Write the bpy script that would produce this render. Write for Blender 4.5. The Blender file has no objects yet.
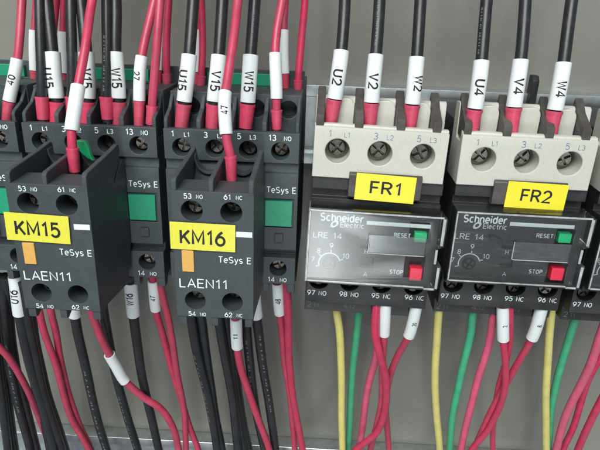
import bpy, bmesh, math, random
from mathutils import Vector, Matrix
random.seed(7)
S = 0.001                                   # everything below is written in millimetres
sc = bpy.context.scene
col = sc.collection

# ------------------------------------------------------------------ camera
FPX, PIT, YAW, ROL = 565.6622, .3759, -.0287, .0355       # focal length in pixels of the 600x450 photograph
CAM = Vector((97.9244, -180.512, 39.7039))
cp, sp, cy, sy, cr, sr = math.cos(PIT), math.sin(PIT), math.cos(YAW), math.sin(YAW), math.cos(ROL), math.sin(ROL)
CF = Vector((sy*cp, cy*cp, -sp)); R0 = Vector((cy, -sy, 0)); U0 = R0.cross(CF)
CR = cr*R0 + sr*U0; CU = -sr*R0 + cr*U0
cam = bpy.data.cameras.new('camera'); camo = bpy.data.objects.new('camera', cam); col.objects.link(camo)
cam.sensor_width = 36; cam.lens = 36*FPX/600; cam.clip_start = .005; cam.clip_end = 20
mw = Matrix.Identity(4)
for i, a in enumerate((CR, CU, -CF)):
    for j in range(3): mw[j][i] = a[j]
mw.translation = CAM*S
camo.matrix_world = mw
sc.camera = camo

# ------------------------------------------------------------------ light
w = bpy.data.worlds.new('World'); sc.world = w; w.use_nodes = True
bg = w.node_tree.nodes['Background']; bg.inputs[0].default_value = (.86, .94, 1, 1); bg.inputs[1].default_value = .33
def area(name, loc, target, sx, sy_, power, colr):
    l = bpy.data.lights.new(name, 'AREA'); l.shape = 'RECTANGLE'; l.size = sx; l.size_y = sy_; l.energy = power; l.color = colr
    o = bpy.data.objects.new(name, l); col.objects.link(o); o.location = loc
    o.rotation_euler = (Vector(target) - Vector(loc)).to_track_quat('-Z', 'Y').to_euler()
    return o
area('ceiling_lamp', (-.15, -1.0, .92), (.1, 0, -.03), 1.0, .6, 24, (.98, 1, .96))
area('cover_glare_lamp', (.155, -1.62, -.66), (.1, 0, -.03), .25, .5, 5.0, (.95, 1, 1))  # unseen lamp, added for the glare on one relay cover and low fill
sc.view_settings.view_transform = 'Standard'; sc.view_settings.look = 'None'
sc.view_settings.exposure = 0; sc.view_settings.gamma = 1
sc.cycles.max_bounces = 8; sc.cycles.transparent_max_bounces = 24
sc.cycles.use_denoising = True

# ------------------------------------------------------------------ pixel <-> place (a pixel of the photo seen on the plane Y)
def at(u, v, Y):
    d = CF + CR*((u-300)/FPX) - CU*((v-225)/FPX)
    return CAM + d*((Y-CAM.y)/d.y)
def pix(p):
    d = p - CAM; k = d.dot(CF)
    return 300+FPX*d.dot(CR)/k, 225-FPX*d.dot(CU)/k

# ------------------------------------------------------------------ materials
def mat(name, rgb, rough=.5, metal=0., vary=.12, scale=900, bump=.0, dust=0., spec=.5, bscale=2500, trans=0.):
    m = bpy.data.materials.new(name); m.use_nodes = True
    nt = m.node_tree; b = nt.nodes['Principled BSDF']
    b.inputs['Roughness'].default_value = rough; b.inputs['Metallic'].default_value = metal
    b.inputs['Specular IOR Level'].default_value = spec
    tc = nt.nodes.new('ShaderNodeTexCoord')
    n = nt.nodes.new('ShaderNodeTexNoise'); n.inputs['Scale'].default_value = scale; n.inputs['Detail'].default_value = 5
    nt.links.new(tc.outputs['Object'], n.inputs['Vector'])
    r = nt.nodes.new('ShaderNodeValToRGB')
    r.color_ramp.elements[0].position = .3; r.color_ramp.elements[1].position = .7
    r.color_ramp.elements[0].color = tuple(c*(1-vary) for c in rgb)+(1,)
    r.color_ramp.elements[1].color = tuple(min(1, c*(1+vary)) for c in rgb)+(1,)
    nt.links.new(n.outputs[0], r.inputs[0]); out = r.outputs[0]
    if dust:
        n2 = nt.nodes.new('ShaderNodeTexNoise'); n2.inputs['Scale'].default_value = 160; n2.inputs['Detail'].default_value = 8; n2.inputs['Roughness'].default_value = .7
        nt.links.new(tc.outputs['Object'], n2.inputs['Vector'])
        rr = nt.nodes.new('ShaderNodeValToRGB'); rr.color_ramp.elements[0].position = .42; rr.color_ramp.elements[1].position = .75
        nt.links.new(n2.outputs[0], rr.inputs[0])
        ml = nt.nodes.new('ShaderNodeMath'); ml.operation = 'MULTIPLY'; ml.inputs[1].default_value = dust
        nt.links.new(rr.outputs[0], ml.inputs[0])
        mx = nt.nodes.new('ShaderNodeMixRGB'); mx.inputs[2].default_value = (.32, .30, .27, 1)
        nt.links.new(ml.outputs[0], mx.inputs[0]); nt.links.new(out, mx.inputs[1]); out = mx.outputs[0]
        ra = nt.nodes.new('ShaderNodeMath'); ra.operation = 'ADD'; ra.inputs[1].default_value = rough
        nt.links.new(ml.outputs[0], ra.inputs[0]); nt.links.new(ra.outputs[0], b.inputs['Roughness'])
    if 'insulation' in name or 'ferrule' in name:                       # batches of wire differ a little
        oi = nt.nodes.new('ShaderNodeObjectInfo'); hv = nt.nodes.new('ShaderNodeHueSaturation')
        for sock, lo, hi in (('Value', .88, 1.08), ('Saturation', .96, 1.02)):
            mr = nt.nodes.new('ShaderNodeMapRange'); mr.inputs['To Min'].default_value = lo; mr.inputs['To Max'].default_value = hi
            nt.links.new(oi.outputs['Random'], mr.inputs['Value']); nt.links.new(mr.outputs[0], hv.inputs[sock])
        nt.links.new(out, hv.inputs['Color']); out = hv.outputs[0]
    nt.links.new(out, b.inputs['Base Color'])
    if bump:
        n3 = nt.nodes.new('ShaderNodeTexNoise'); n3.inputs['Scale'].default_value = bscale; n3.inputs['Detail'].default_value = 3
        nt.links.new(tc.outputs['Object'], n3.inputs['Vector'])
        bp = nt.nodes.new('ShaderNodeBump'); bp.inputs['Strength'].default_value = bump; bp.inputs['Distance'].default_value = .0003
        nt.links.new(n3.outputs[0], bp.inputs['Height']); nt.links.new(bp.outputs[0], b.inputs['Normal'])
    return m
M = dict(
    plastic=mat('charcoal_plastic', (.046, .059, .067), .46, vary=.06, scale=2500, bump=.22, dust=.10, bscale=5000),
    front=mat('auxiliary_charcoal_plastic', (.044, .056, .064), .48, vary=.06, scale=2500, bump=.28, dust=.08, bscale=5000),
    black=mat('black_plastic', (.018, .019, .021), .42, bump=.2, dust=.08),
    brown=mat('brown_black_plastic', (.055, .048, .045), .42, bump=.2, dust=.22),
    beige=mat('light_grey_plastic', (.56, .557, .50), .42, vary=.04, bump=.15, dust=.10),
    yellow=mat('yellow_tape', (.86, .76, .035), .33, vary=.03, dust=.06),
    yellowkm=mat('faded_yellow_tape', (.76, .72, .065), .36, vary=.04, dust=.06),
    green=mat('green_plastic', (.012, .32, .17), .4, vary=.08, bump=.2, dust=.05),
    greenb=mat('bright_green_plastic', (.02, .42, .17), .35, vary=.05),
    redb=mat('red_button_plastic', (.72, .03, .07), .35, vary=.05),
    orange=mat('orange_plastic', (.72, .40, .10), .4, vary=.05),
    white=mat('white_print', (.78, .86, .88), .5, vary=.05),
    grey=mat('grey_print', (.16, .17, .17), .5, vary=.05),
    blue=mat('blue_grey_print', (.10, .17, .30), .5, vary=.1),
    ink=mat('black_ink', (.012, .012, .014), .5, vary=.1),
    sleeve=mat('white_sleeve', (.78, .82, .83), .38, vary=.03, dust=.05),
    red=mat('red_insulation', (.54, .036, .098), .36, vary=.14, scale=220, dust=.10, bump=.12, bscale=700),
    pink=mat('faded_red_insulation', (.64, .10, .19), .38, vary=.12, scale=220, dust=.10, bump=.12, bscale=700),
    boot=mat('red_ferrule', (.64, .062, .13), .42, vary=.10, dust=.10),
    blackw=mat('black_insulation', (.014, .016, .019), .36, vary=.15, scale=220, bump=.14, dust=.045, bscale=700),
    yelw=mat('yellow_insulation', (.74, .68, .21), .38, vary=.10, scale=220, dust=.10, bump=.12, bscale=700),
    grnw=mat('green_insulation', (.05, .43, .22), .38, vary=.10, scale=220, dust=.08, bump=.12, bscale=700),
    steel=mat('zinc_steel', (.55, .56, .55), .30, metal=1, vary=.15, bump=.1),
    screw=mat('nickel_screw', (.20, .185, .165), .46, metal=1, vary=.3, scale=1500, bump=.2),
    rail=mat('galvanised_rail', (.66, .71, .72), .42, metal=1, vary=.12, scale=300, bump=.08),
    panel=mat('painted_panel', (.234, .235, .208), .40, vary=.09, scale=35, bump=.30, bscale=900, dust=.12),
)
def clear(name, rough, haze, tint=(.97, .98, .98)):
    m = bpy.data.materials.new(name); m.use_nodes = True; nt = m.node_tree; nt.nodes.clear()
    o = nt.nodes.new('ShaderNodeOutputMaterial'); t = nt.nodes.new('ShaderNodeBsdfTransparent'); t.inputs[0].default_value = tint+(1,)
    d = nt.nodes.new('ShaderNodeBsdfDiffuse'); d.inputs[0].default_value = (.72, .76, .78, 1)
    g = nt.nodes.new('ShaderNodeBsdfGlossy'); g.inputs['Roughness'].default_value = rough
    tc = nt.nodes.new('ShaderNodeTexCoord'); n = nt.nodes.new('ShaderNodeTexNoise'); n.inputs['Scale'].default_value = 300; n.inputs['Detail'].default_value = 6
    nt.links.new(tc.outputs['Object'], n.inputs['Vector'])
    mm = nt.nodes.new('ShaderNodeMath'); mm.operation = 'MULTIPLY'; mm.inputs[1].default_value = haze*2
    nt.links.new(n.outputs[0], mm.inputs[0])
    mp = nt.nodes.new('ShaderNodeMapping'); mp.inputs['Scale'].default_value = (60, 60, 3200); mp.inputs['Rotation'].default_value = (0, .6, 0)
    sn = nt.nodes.new('ShaderNodeTexNoise'); sn.inputs['Scale'].default_value = 1; sn.inputs['Detail'].default_value = 2
    nt.links.new(tc.outputs['Object'], mp.inputs[0]); nt.links.new(mp.outputs[0], sn.inputs['Vector'])
    mr = nt.nodes.new('ShaderNodeMapRange'); mr.inputs['From Min'].default_value = .66; mr.inputs['From Max'].default_value = .74; mr.inputs['To Max'].default_value = .10
    nt.links.new(sn.outputs[0], mr.inputs['Value'])
    ad = nt.nodes.new('ShaderNodeMath'); ad.operation = 'ADD'; nt.links.new(mm.outputs[0], ad.inputs[0]); nt.links.new(mr.outputs[0], ad.inputs[1]); mm = ad
    m1 = nt.nodes.new('ShaderNodeMixShader'); nt.links.new(mm.outputs[0], m1.inputs[0]); nt.links.new(t.outputs[0], m1.inputs[1]); nt.links.new(d.outputs[0], m1.inputs[2])
    f = nt.nodes.new('ShaderNodeFresnel'); f.inputs[0].default_value = 1.49
    m2 = nt.nodes.new('ShaderNodeMixShader'); nt.links.new(f.outputs[0], m2.inputs[0]); nt.links.new(m1.outputs[0], m2.inputs[1]); nt.links.new(g.outputs[0], m2.inputs[2])
    nt.links.new(m2.outputs[0], o.inputs[0])
    return m
M['clear'] = clear('clear_cover', .17, .014)
M['rim_glint'] = clear('milky_edge_glint', .12, .48)  # whitish haze imitates the bright refracted edges of the clear plastic
M['frost'] = clear('clear_window', .16, .035)

# ------------------------------------------------------------------ mesh helpers
def prism(bm, prof, a0, a1, axis='x'):
    """extrude a closed polygon: axis x takes (y,z) points, axis y takes (x,z), axis z takes (x,y)"""
    def P(p, a): return {'x': (a, p[0], p[1]), 'y': (p[0], a, p[1]), 'z': (p[0], p[1], a)}[axis]
    A = [bm.verts.new(P(p, a0)) for p in prof]; B = [bm.verts.new(P(p, a1)) for p in prof]
    n = len(prof); fs = [bm.faces.new(A), bm.faces.new(B[::-1])]
    for i in range(n): fs.append(bm.faces.new((A[i], B[i], B[(i+1) % n], A[(i+1) % n])))
    return fs
def box(bm, x0, x1, y0, y1, z0, z1): prism(bm, [(y0, z0), (y1, z0), (y1, z1), (y0, z1)], x0, x1)
def cyl(bm, c, r, y0, y1, n=28, r2=None, ax='y'):
    r2 = r if r2 is None else r2
    def P(a, rr, t):
        p, q = rr*math.cos(a), rr*math.sin(a)
        return (c[0]+p, t, c[1]+q) if ax == 'y' else (c[0]+p, c[1]+q, t)
    A = [bm.verts.new(P(2*math.pi*i/n, r, y0)) for i in range(n)]; B = [bm.verts.new(P(2*math.pi*i/n, r2, y1)) for i in range(n)]
    bm.faces.new(A); bm.faces.new(B[::-1])
    for i in range(n): bm.faces.new((A[i], B[i], B[(i+1) % n], A[(i+1) % n]))
def to_mesh(bm, name='m'):
    bmesh.ops.recalc_face_normals(bm, faces=bm.faces[:])
    me = bpy.data.meshes.new(name); bm.to_mesh(me); bm.free(); return me
def solid(name, bm, m, cut=None, bev=.35, seg=2):
    """bmesh (mm) -> finished mesh in metres, optionally with cutters taken out and edges rounded"""
    me = to_mesh(bm, name); o = bpy.data.objects.new('t', me); col.objects.link(o); c = None
    if cut is not None:
        cm = to_mesh(cut); c = bpy.data.objects.new('c', cm); col.objects.link(c)
        bo = o.modifiers.new('b', 'BOOLEAN'); bo.operation = 'DIFFERENCE'; bo.object = c; bo.solver = 'EXACT'; bo.use_self = True
    if bev:
        bv = o.modifiers.new('v', 'BEVEL'); bv.width = bev; bv.segments = seg; bv.limit_method = 'ANGLE'; bv.angle_limit = math.radians(32)
    dg = bpy.context.evaluated_depsgraph_get(); dg.update()
    r = bpy.data.meshes.new_from_object(o.evaluated_get(dg)); r.name = name
    bpy.data.objects.remove(o)
    if c: bpy.data.objects.remove(c)
    r.transform(Matrix.Scale(S, 4)); r.materials.clear(); r.materials.append(M[m])
    r.polygons.foreach_set('use_smooth', [True]*len(r.polygons)); r.set_sharp_from_angle(angle=math.radians(20))
    return r
def obj(name, me, parent=None, loc=(0, 0, 0), rot=(0, 0, 0)):
    o = bpy.data.objects.new(name, me); col.objects.link(o); o.parent = parent
    o.location = Vector(loc)*S; o.rotation_euler = rot
    return o
def tag(o, label, cat=None, group=None, kind=None):
    if label: o['label'] = label
    if cat: o['category'] = cat
    if group: o['group'] = group
    if kind: o['kind'] = kind
    return o
def thing(name, label, cat, loc, rot=(0, 0, 0), group=None):
    o = bpy.data.objects.new(name, None); col.objects.link(o); o.location = Vector(loc)*S; o.rotation_euler = rot
    o.empty_display_size = .01
    return tag(o, label, cat, group)
# ---- lettering
def _A(cx, cy, rx, ry, a0, a1, n=12):
    return [(cx+rx*math.cos(math.radians(a0+(a1-a0)*k/n)), cy+ry*math.sin(math.radians(a0+(a1-a0)*k/n))) for k in range(n+1)]
def _Q(a, b, c, n=8): return [((1-t)**2*a[0]+2*t*(1-t)*b[0]+t*t*c[0], (1-t)**2*a[1]+2*t*(1-t)*b[1]+t*t*c[1]) for t in [k/n for k in range(n+1)]]
_S = _A(.31, .75, .28, .25, 35, 270, 14)+_A(.31, .25, .30, .25, 90, -145, 14)[1:]
GL = {'0': (.62, [_A(.31, .5, .31, .5, 90, 450, 24)]), '1': (.42, [[(.06, .76), (.30, 1), (.30, 0)]]),
 '2': (.62, [_A(.3, .69, .29, .31, 165, -30)+[(.0, 0), (.62, 0)]]), '3': (.6, [_A(.28, .75, .27, .25, 150, -90)+_A(.28, .26, .31, .26, 80, -150)]),
 '4': (.66, [[(.46, 0), (.46, 1), (0, .26), (.66, .26)]]), '5': (.6, [[(.55, 1), (.1, 1), (.05, .53)]+_A(.28, .33, .31, .33, 125, -150)]),
 '6': (.62, [_A(.31, .32, .31, .32, 90, 450, 20), _Q((.47, 1), (.05, .72), (.0, .34))]), '7': (.6, [[(0, 1), (.6, 1), (.2, 0)]]),
 '8': (.6, [_A(.3, .755, .25, .245, 90, 450, 20), _A(.3, .26, .3, .26, 90, 450, 20)]), '9': (.62, [_A(.31, .68, .31, .32, 90, 450, 20), _Q((.62, .66), (.57, .28), (.15, 0))]),
 'A': (.7, [[(0, 0), (.35, 1), (.7, 0)], [(.12, .33), (.58, .33)]]), 'C': (.68, [_A(.37, .5, .37, .5, 48, 312, 20)]),
 'E': (.56, [[(.56, 1), (0, 1), (0, 0), (.56, 0)], [(0, .52), (.5, .52)]]), 'F': (.54, [[(.54, 1), (0, 1), (0, 0)], [(0, .52), (.48, .52)]]),
 'H': (.64, [[(0, 1), (0, 0)], [(.64, 1), (.64, 0)], [(0, .52), (.64, .52)]]), 'K': (.64, [[(0, 1), (0, 0)], [(.62, 1), (0, .36)], [(.22, .58), (.64, 0)]]),
 'L': (.5, [[(0, 1), (0, 0), (.5, 0)]]), 'M': (.78, [[(0, 0), (0, 1), (.39, .22), (.78, 1), (.78, 0)]]), 'N': (.64, [[(0, 0), (0, 1), (.64, 0), (.64, 1)]]),
 'O': (.72, [_A(.36, .5, .36, .5, 90, 450, 24)]), 'R': (.62, [[(0, 0), (0, 1), (.32, 1)]+_A(.32, .75, .27, .25, 80, -90)+[(0, .5)], [(.3, .5), (.62, 0)]]),
 'P': (.6, [[(0, 0), (0, 1), (.32, 1)]+_A(.32, .74, .27, .26, 80, -90)+[(0, .48)]]), 'S': (.62, [_S]), 'T': (.62, [[(0, 1), (.62, 1)], [(.31, 1), (.31, 0)]]), 'U': (.64, [[(0, 1), (0, .32)]+_A(.32, .32, .32, .32, 180, 360)[1:-1]+[(.64, .32), (.64, 1)]]),
 'V': (.66, [[(0, 1), (.33, 0), (.66, 1)]]), 'W': (.92, [[(0, 1), (.22, 0), (.46, .85), (.70, 0), (.92, 1)]]),
 'c': (.5, [_A(.27, .36, .27, .36, 50, 310, 16)]), 'd': (.54, [_A(.27, .36, .27, .36, 0, 360, 18), [(.54, 1), (.54, 0)]]),
 'e': (.54, [[(.02, .38), (.53, .38)]+_A(.27, .36, .27, .36, 5, 310, 18)]), 'h': (.5, [[(0, 1), (0, 0)], [(0, .42)]+_A(.25, .44, .25, .28, 175, 0)+[(.5, 0)]]),
 'i': (.02, [[(.01, .7), (.01, 0)], [(.01, .86), (.01, .99)]]), 'l': (.02, [[(.01, 1), (.01, 0)]]), 'n': (.5, [[(0, .72), (0, 0)], [(0, .42)]+_A(.25, .44, .25, .28, 175, 0)+[(.5, 0)]]),
 'r': (.34, [[(0, .72), (0, 0)], [(0, .4)]+_A(.26, .42, .26, .29, 170, 70)]), 's': (.46, [[(x*.74, y*.72) for x, y in _S]]),
 't': (.32, [[(.14, .95), (.14, .16)]+_A(.30, .16, .16, .16, 190, 275, 5)[1:], [(0, .7), (.32, .7)]]), 'y': (.52, [[(0, .72), (.27, 0)], [(.54, .72), (.2, -.2), (.04, -.28)]]),
 '-': (.3, [[(0, .2), (0, .8)]]), '~': (.3, [[(0, .25), (.25, .7), (.3, .3)]]), ' ': (.3, [])}
_tc = {}
def glyphs(s, wt=.12):
    """monoline lettering: (x, y, layer) points, faces and width/height"""
    k = (s, wt)
    if k in _tc: return _tc[k]
    V, Fc, pen, lay = [], [], 0, 0
    for ch in s:
        wd, strokes = GL[ch]
        for st in strokes:
            st = [st[0]]+[b for a, b in zip(st, st[1:]) if (a[0]-b[0])**2+(a[1]-b[1])**2 > 1e-6]
            closed = len(st) > 3 and (st[0][0]-st[-1][0])**2+(st[0][1]-st[-1][1])**2 < 1e-6
            if closed: st = st[:-1]
            n = len(st); b0 = len(V); P = [Vector(p) for p in st]
            for i in range(n):
                pa = P[i-1] if (i or closed) else None; pb = P[(i+1) % n] if (i < n-1 or closed) else None
                d0 = (P[i]-pa).normalized() if pa is not None else None; d1 = (pb-P[i]).normalized() if pb is not None else None
                d0, d1 = d0 or d1, d1 or d0
                t = (d0+d1); t = t.normalized() if t.length > .05 else d1
                m = Vector((-t.y, t.x)); c = max(.62, m.dot(Vector((-d1.y, d1.x))))
                o = m*(wt/2/c); q = P[i]
                for sg in (1, -1): V.append((pen+q.x+sg*o.x, q.y+sg*o.y, lay % 4))
            for i in range(n if closed else n-1):
                a, b = b0+2*i, b0+2*((i+1) % n); Fc.append((a, a+1, b+1, b))
            lay += 1
        pen += wd+.17+wt*.55
    x0, x1 = min(p[0] for p in V), max(p[0] for p in V)
    w0 = (x1-x0)
    _tc[k] = ([((p[0]-x0)/w0-.5, p[1]-.5, p[2]) for p in V], Fc, w0)
    return _tc[k]
def text_mesh(s, h, wd=None, bold=.0, m='white', slant=0.):
    bold = .125+bold*2
    v, f, asp = glyphs(s, bold); wd = wd or h*asp
    me = bpy.data.meshes.new('lettering')
    me.from_pydata([((x*wd+slant*y*h)*S, -l*.012*S, y*h*S) for x, y, l in v], [], f); me.materials.append(M[m]); return me
def text(parent, s, x, y, z, h, wd=None, bold=.0, m='white', rz=0, slant=0.):
    return obj('lettering', text_mesh(s, h, wd, bold, m, slant), parent, (x, y, z), (0, rz, 0))
def flat(name, parent, x0, x1, z0, z1, y, m, th=.12, bev=.04):
    bm = bmesh.new(); box(bm, x0, x1, y-th, y, z0, z1)
    return obj(name, solid(name, bm, m, bev=bev, seg=1), parent)
# ---- shared screw
def screw_mesh(r):
    bm = bmesh.new(); cyl(bm, (0, 0), r*.86, -.5, 0, 24, r); cyl(bm, (0, 0), r, 0, 1.4, 24)
    cu = bmesh.new(); box(cu, -r*.8, r*.8, -2, .75, -.42, .42); box(cu, -.42, .42, -2, .75, -r*.8, r*.8)
    return solid('terminal_screw', bm, 'screw', cu, .12, 1)
SCREW_S, SCREW_L = screw_mesh(2.5), screw_mesh(3.1)
def screw(parent, x, y, z, big=False, tilt=.15):
    return obj('terminal_screw', SCREW_L if big else SCREW_S, parent, (x, y, z), (random.uniform(-tilt, tilt), random.uniform(0, 1.5), random.uniform(-tilt, tilt)))
def copy_tree(o, parent=None):
    c = o.copy(); col.objects.link(c)
    if parent: c.parent = parent
    for ch in o.children: copy_tree(ch, c)
    return c

# ================================================================== the setting
PY = 75
bm = bmesh.new(); box(bm, -420, 620, PY, PY+2, -420, 320)
tag(obj('back_panel', solid('back_panel', bm, 'panel', bev=.5)), 'grey painted metal mounting plate behind the devices', kind='structure')
def din_rail(top, label):
    z = top; t = 1.0
    prof = [(66, z), (66, z-5), (72.5, z-5), (72.5, z-30), (66, z-30), (66, z-35), (67, z-35), (67, z-31), (73.5, z-31), (73.5, z-1), (74.2, z-1), (74.2, z)]
    prof = [(y+.6, zz) for y, zz in prof]
    bm = bmesh.new(); prism(bm, prof, -420, 620)
    o = obj('din_rail', solid('din_rail', bm, 'rail', bev=.4, seg=3))
    tag(o, label, 'rail')
    return o
din_rail(6.8, 'galvanised steel rail that carries the contactors and relays')
din_rail(-191, 'galvanised steel rail across the plate behind the hanging wires')

# ================================================================== contactors
X16 = 46.85
def c16(u, v, Y=0): p = at(u, v, Y); return p.x-X16, p.z
TX = (6.0, 17.0, 28.0, 38.6)
def make_contactor():
    r = thing('contactor', '', 'contactor', (0, 0, 0))
    bm = bmesh.new()
    prism(bm, [(0, 0), (0, -10.1), (1.6, -10.6), (1.6, -13.4), (.3, -13.8), (.3, -41.4), (3.2, -41.6), (3.2, -44.0), (0, -44.3), (0, -54.6),
               (10, -54.6), (13, -60), (66, -60), (66, 10.4), (34, 10.4), (34, 16), (33, 16), (33, 10.4), (11, 10.4), (11, -4), (2.6, -4), (2.6, 0)], .25, 44.75)
    cu = bmesh.new()
    for x in TX:
        cyl(cu, (x, -6.1), 3.0, -2, 7.8); box(cu, x-3.2, x+3.2, 6, 16, -60.5, -49.5)
    for x in (7.3, 18.3, 29.4, 40.3): cyl(cu, (x, 5.6), 3.0, 5, 18)
    for x in TX: cyl(cu, (x, -48.5), 3.0, -2, 7.8)
    box(cu, 33.2, 43.6, -2, .9, -33.0, -22.6)                           # seat of the green plate
    for x in (14, 36): cyl(cu, (x, 27), 2.6, 4, 12, ax='z')              # coil terminals in the top
    obj('body', solid('body', bm, 'plastic', cu, .28, 2), r)
    for x in (.25, 10.9, 21.6, 32.4, 43.3):
        bm = bmesh.new(); prism(bm, [(1.2, 0), (1.2, 2.6), (2.2, 3.4), (7.5, 5.6), (11.4, 9.8), (11.4, -4), (1.2, -4)], x, x+(1.5 if .3 < x < 43 else 1.2))
        obj('partition', solid('partition', bm, 'plastic', bev=.3), r)
    bm = bmesh.new(); box(bm, 33.8, 43.0, -.25, .85, -32.4, -23.2)
    obj('indicator_plate', solid('indicator_plate', bm, 'green', bev=.15), r)
    bm = bmesh.new(); box(bm, 9, 34, 31.2, 32.9, 10.4, 14.6)
    obj('rear_strip', solid('rear_strip', bm, 'green', bev=.2), r)
    bm = bmesh.new(); box(bm, 37.2, 40.2, -.5, .5, -38.4, -35.2)
    obj('latch', solid('latch', bm, 'plastic', bev=.3), r)
    bm = bmesh.new(); prism(bm, [(-1.6, -29), (.5, -26.5), (.5, -40.5), (-1.6, -40.5)], 32.6, 33.4)
    obj('rib', solid('rib', bm, 'plastic', bev=.15), r)
    for x0, x1 in ((.5, 3.4), (11, 13), (22, 24), (33.2, 35.4), (41.8, 44.6)):
        bm = bmesh.new(); prism(bm, [(.4, -54), (.4, -58.2), (3.5, -58.6), (6, -54)], x0, x1)
        obj('foot', solid('foot', bm, 'plastic', bev=.3), r)
    for x in TX: screw(r, x, 4.9, -6.1, tilt=.3); screw(r, x, 4.9, -48.5, tilt=.3)
    for x, s, b in ((3.3, '1', 1), (7.9, 'L1', 0), (14.2, '3', 1), (19.0, 'L2', 0), (25.1, '5', 1), (29.6, 'L3', 0), (36.0, '13', 1), (40.9, 'NO', 0)):
        text(r, s, x, -.04, -1.6 if b else -1.75, 1.75 if b else 1.35, bold=.025)
    text(r, '14', 36.3, -.04, -52.9, 1.75, bold=.025); text(r, 'NO', 40.6, -.04, -53.0, 1.35, bold=.025)
    text(r, 'TeSys E', 39.2, .26, -19.4, 1.95, 9.8, bold=.015)
    return r
con = make_contactor()
con['group'] = 'contactors side by side on the rail'
con['label'] = 'charcoal contactor carrying the auxiliary block marked KM15'
k16 = copy_tree(con); k16.location.x = X16*S; k16['label'] = 'charcoal contactor carrying the auxiliary block marked KM16, next to the overload relays'
k14 = copy_tree(con); k14.location.x = -46.6*S; k14['label'] = 'charcoal contactor with no yellow label, cut off beside the KM15 contactor'

# ================================================================== auxiliary contact blocks
LX, LY = 10.4, -32.1
def l16(u, v, Y=LY): p = at(u, v, Y); return p.x-X16-LX, p.z
def make_aux():
    r = thing('auxiliary_contact_block', '', 'contact block', (LX, 0, 0), group='auxiliary contact blocks clipped on the contactors')
    W = 23.3; bm = bmesh.new()
    prism(bm, [(LY, -10.3), (LY, -50.4), (-6, -53.6), (-2.4, -44.5), (-.4, -40), (-.4, -11), (-3, -10.6), (-6.5, -12.6), (-11, -16), (-21.5, -16), (-22, -10.0)], 0, W)
    cu = bmesh.new()
    for x in (5.75, 16.95):
        cyl(cu, (x, -16.1), 3.1, LY-2, LY+9); cyl(cu, (x, -44.8), 3.1, LY-2, LY+9)
        box(cu, x-2.6, x+2.6, -21.3, -11.2, -24, -14)
    obj('body', solid('body', bm, 'front', cu, .32, 2), r)
    for x0, x1 in ((0, 1.6), (10.5, 12.0), (21.7, W)):
        bm = bmesh.new()
        prism(bm, [(LY+.25, -10.6), (LY+.25, -7.6), (LY+1.6, -6.8), (-12, -5.4), (-5.5, -4.6), (-4.2, -5.2), (-3.8, -7), (-6, -11), (-11, -15), (-11, -18), (-21, -18), (-22, -10.6)], x0+.02, x1-.02)
        obj('partition', solid('partition', bm, 'front', bev=.3), r)
    # curved guards behind the two wire entries
    for cx in (6.05, 16.85):
        bm = bmesh.new(); n = 12; prof = []
        for i in range(n+1): a = math.pi*i/n; prof.append((cx-4.6*math.cos(a), -6.2-6.2*math.sin(a)))
        for i in range(n+1): a = math.pi*(n-i)/n; prof.append((cx-4.05*math.cos(a), -6.2-5.4*math.sin(a)))
        prism(bm, prof, -8.6, -5.2, 'y'); obj('entry_guard', solid('entry_guard', bm, 'front', bev=.12), r)
    for x0, x1 in ((.4, 2.8), (10.3, 12.4), (20.6, 22.9)):
        bm = bmesh.new(); prism(bm, [(LY+.6, -50.2), (LY+.6, -53.6), (LY+2, -54.2), (LY+8, -51.2), (LY+8, -50.2)], x0, x1)
        obj('foot', solid('foot', bm, 'front', bev=.3), r)
    for x, z, d in ((5.9, -16.1, 5.6), (16.9, -16.1, 7.6), (5.9, -44.8, 6.0), (16.9, -44.8, 8)): screw(r, x, LY+d, z, tilt=.3)
    y = LY-.04
    for s1, s2, u, v in (('53', 'NO', 193.2, 196.2), ('61', 'NC', 232.7, 197.3), ('54', 'NO', 197.3, 313.8), ('62', 'NC', 233.7, 315)):
        x, z = l16(u, v); text(r, s1, x-1.6, y, z, 1.4, bold=.02); text(r, s2, x+1.75, y, z-.08, 1.05, bold=.015)
    x, z = l16(234.8, 260.2); text(r, 'TeSys E', x, y, z, 1.85, 9.4, bold=.008)
    x, z = l16(203.0, 283.6); text(r, 'LAEN11', x, y, z, 2.75, 14.1, bold=.0)
    (x0, z0), (x1, z1) = l16(236, 237), l16(252.2, 232.4); flat('print_bar', r, x0, x1, z0, z1, LY-.01, 'white', .03, 0)
    (x0, z1), (x1, z0) = l16(181.8, 249.5), l16(194.6, 271.3)
    bm = bmesh.new(); box(bm, x0, x1, LY-.55, LY+1, z0, z1); obj('indicator_tab', solid('indicator_tab', bm, 'orange', bev=.15), r)
    return r
aux = make_aux()
a16 = copy_tree(aux); a16.location.x = (X16+LX)*S
for a, s, u0, v0, rz, ox in ((aux, 'KM15', 4.5, 211.9, .03, LX), (a16, 'KM16', 170, 221, .012, X16+LX)):
    p = at(u0, v0, LY); x0 = p.x-ox; z1 = p.z
    wd, ht = (18.6, 8.6) if s == 'KM15' else (18.7, 8.4)
    bm = bmesh.new(); box(bm, -wd/2, wd/2, -.16, 0, -ht/2, ht/2)
    lab = obj('marker_label', solid('marker_label', bm, 'yellowkm', bev=.04, seg=1), a, (x0+wd/2, LY-.6, z1-ht/2), (0, rz, 0))
    obj('lettering', text_mesh(s, 4.1, 13.2, .03, 'ink'), lab, (0, -.2, -.2))
aux['label'] = 'auxiliary contact block with the yellow label KM15 on its front'
a16['label'] = 'auxiliary contact block with the yellow label KM16 on its front'

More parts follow.
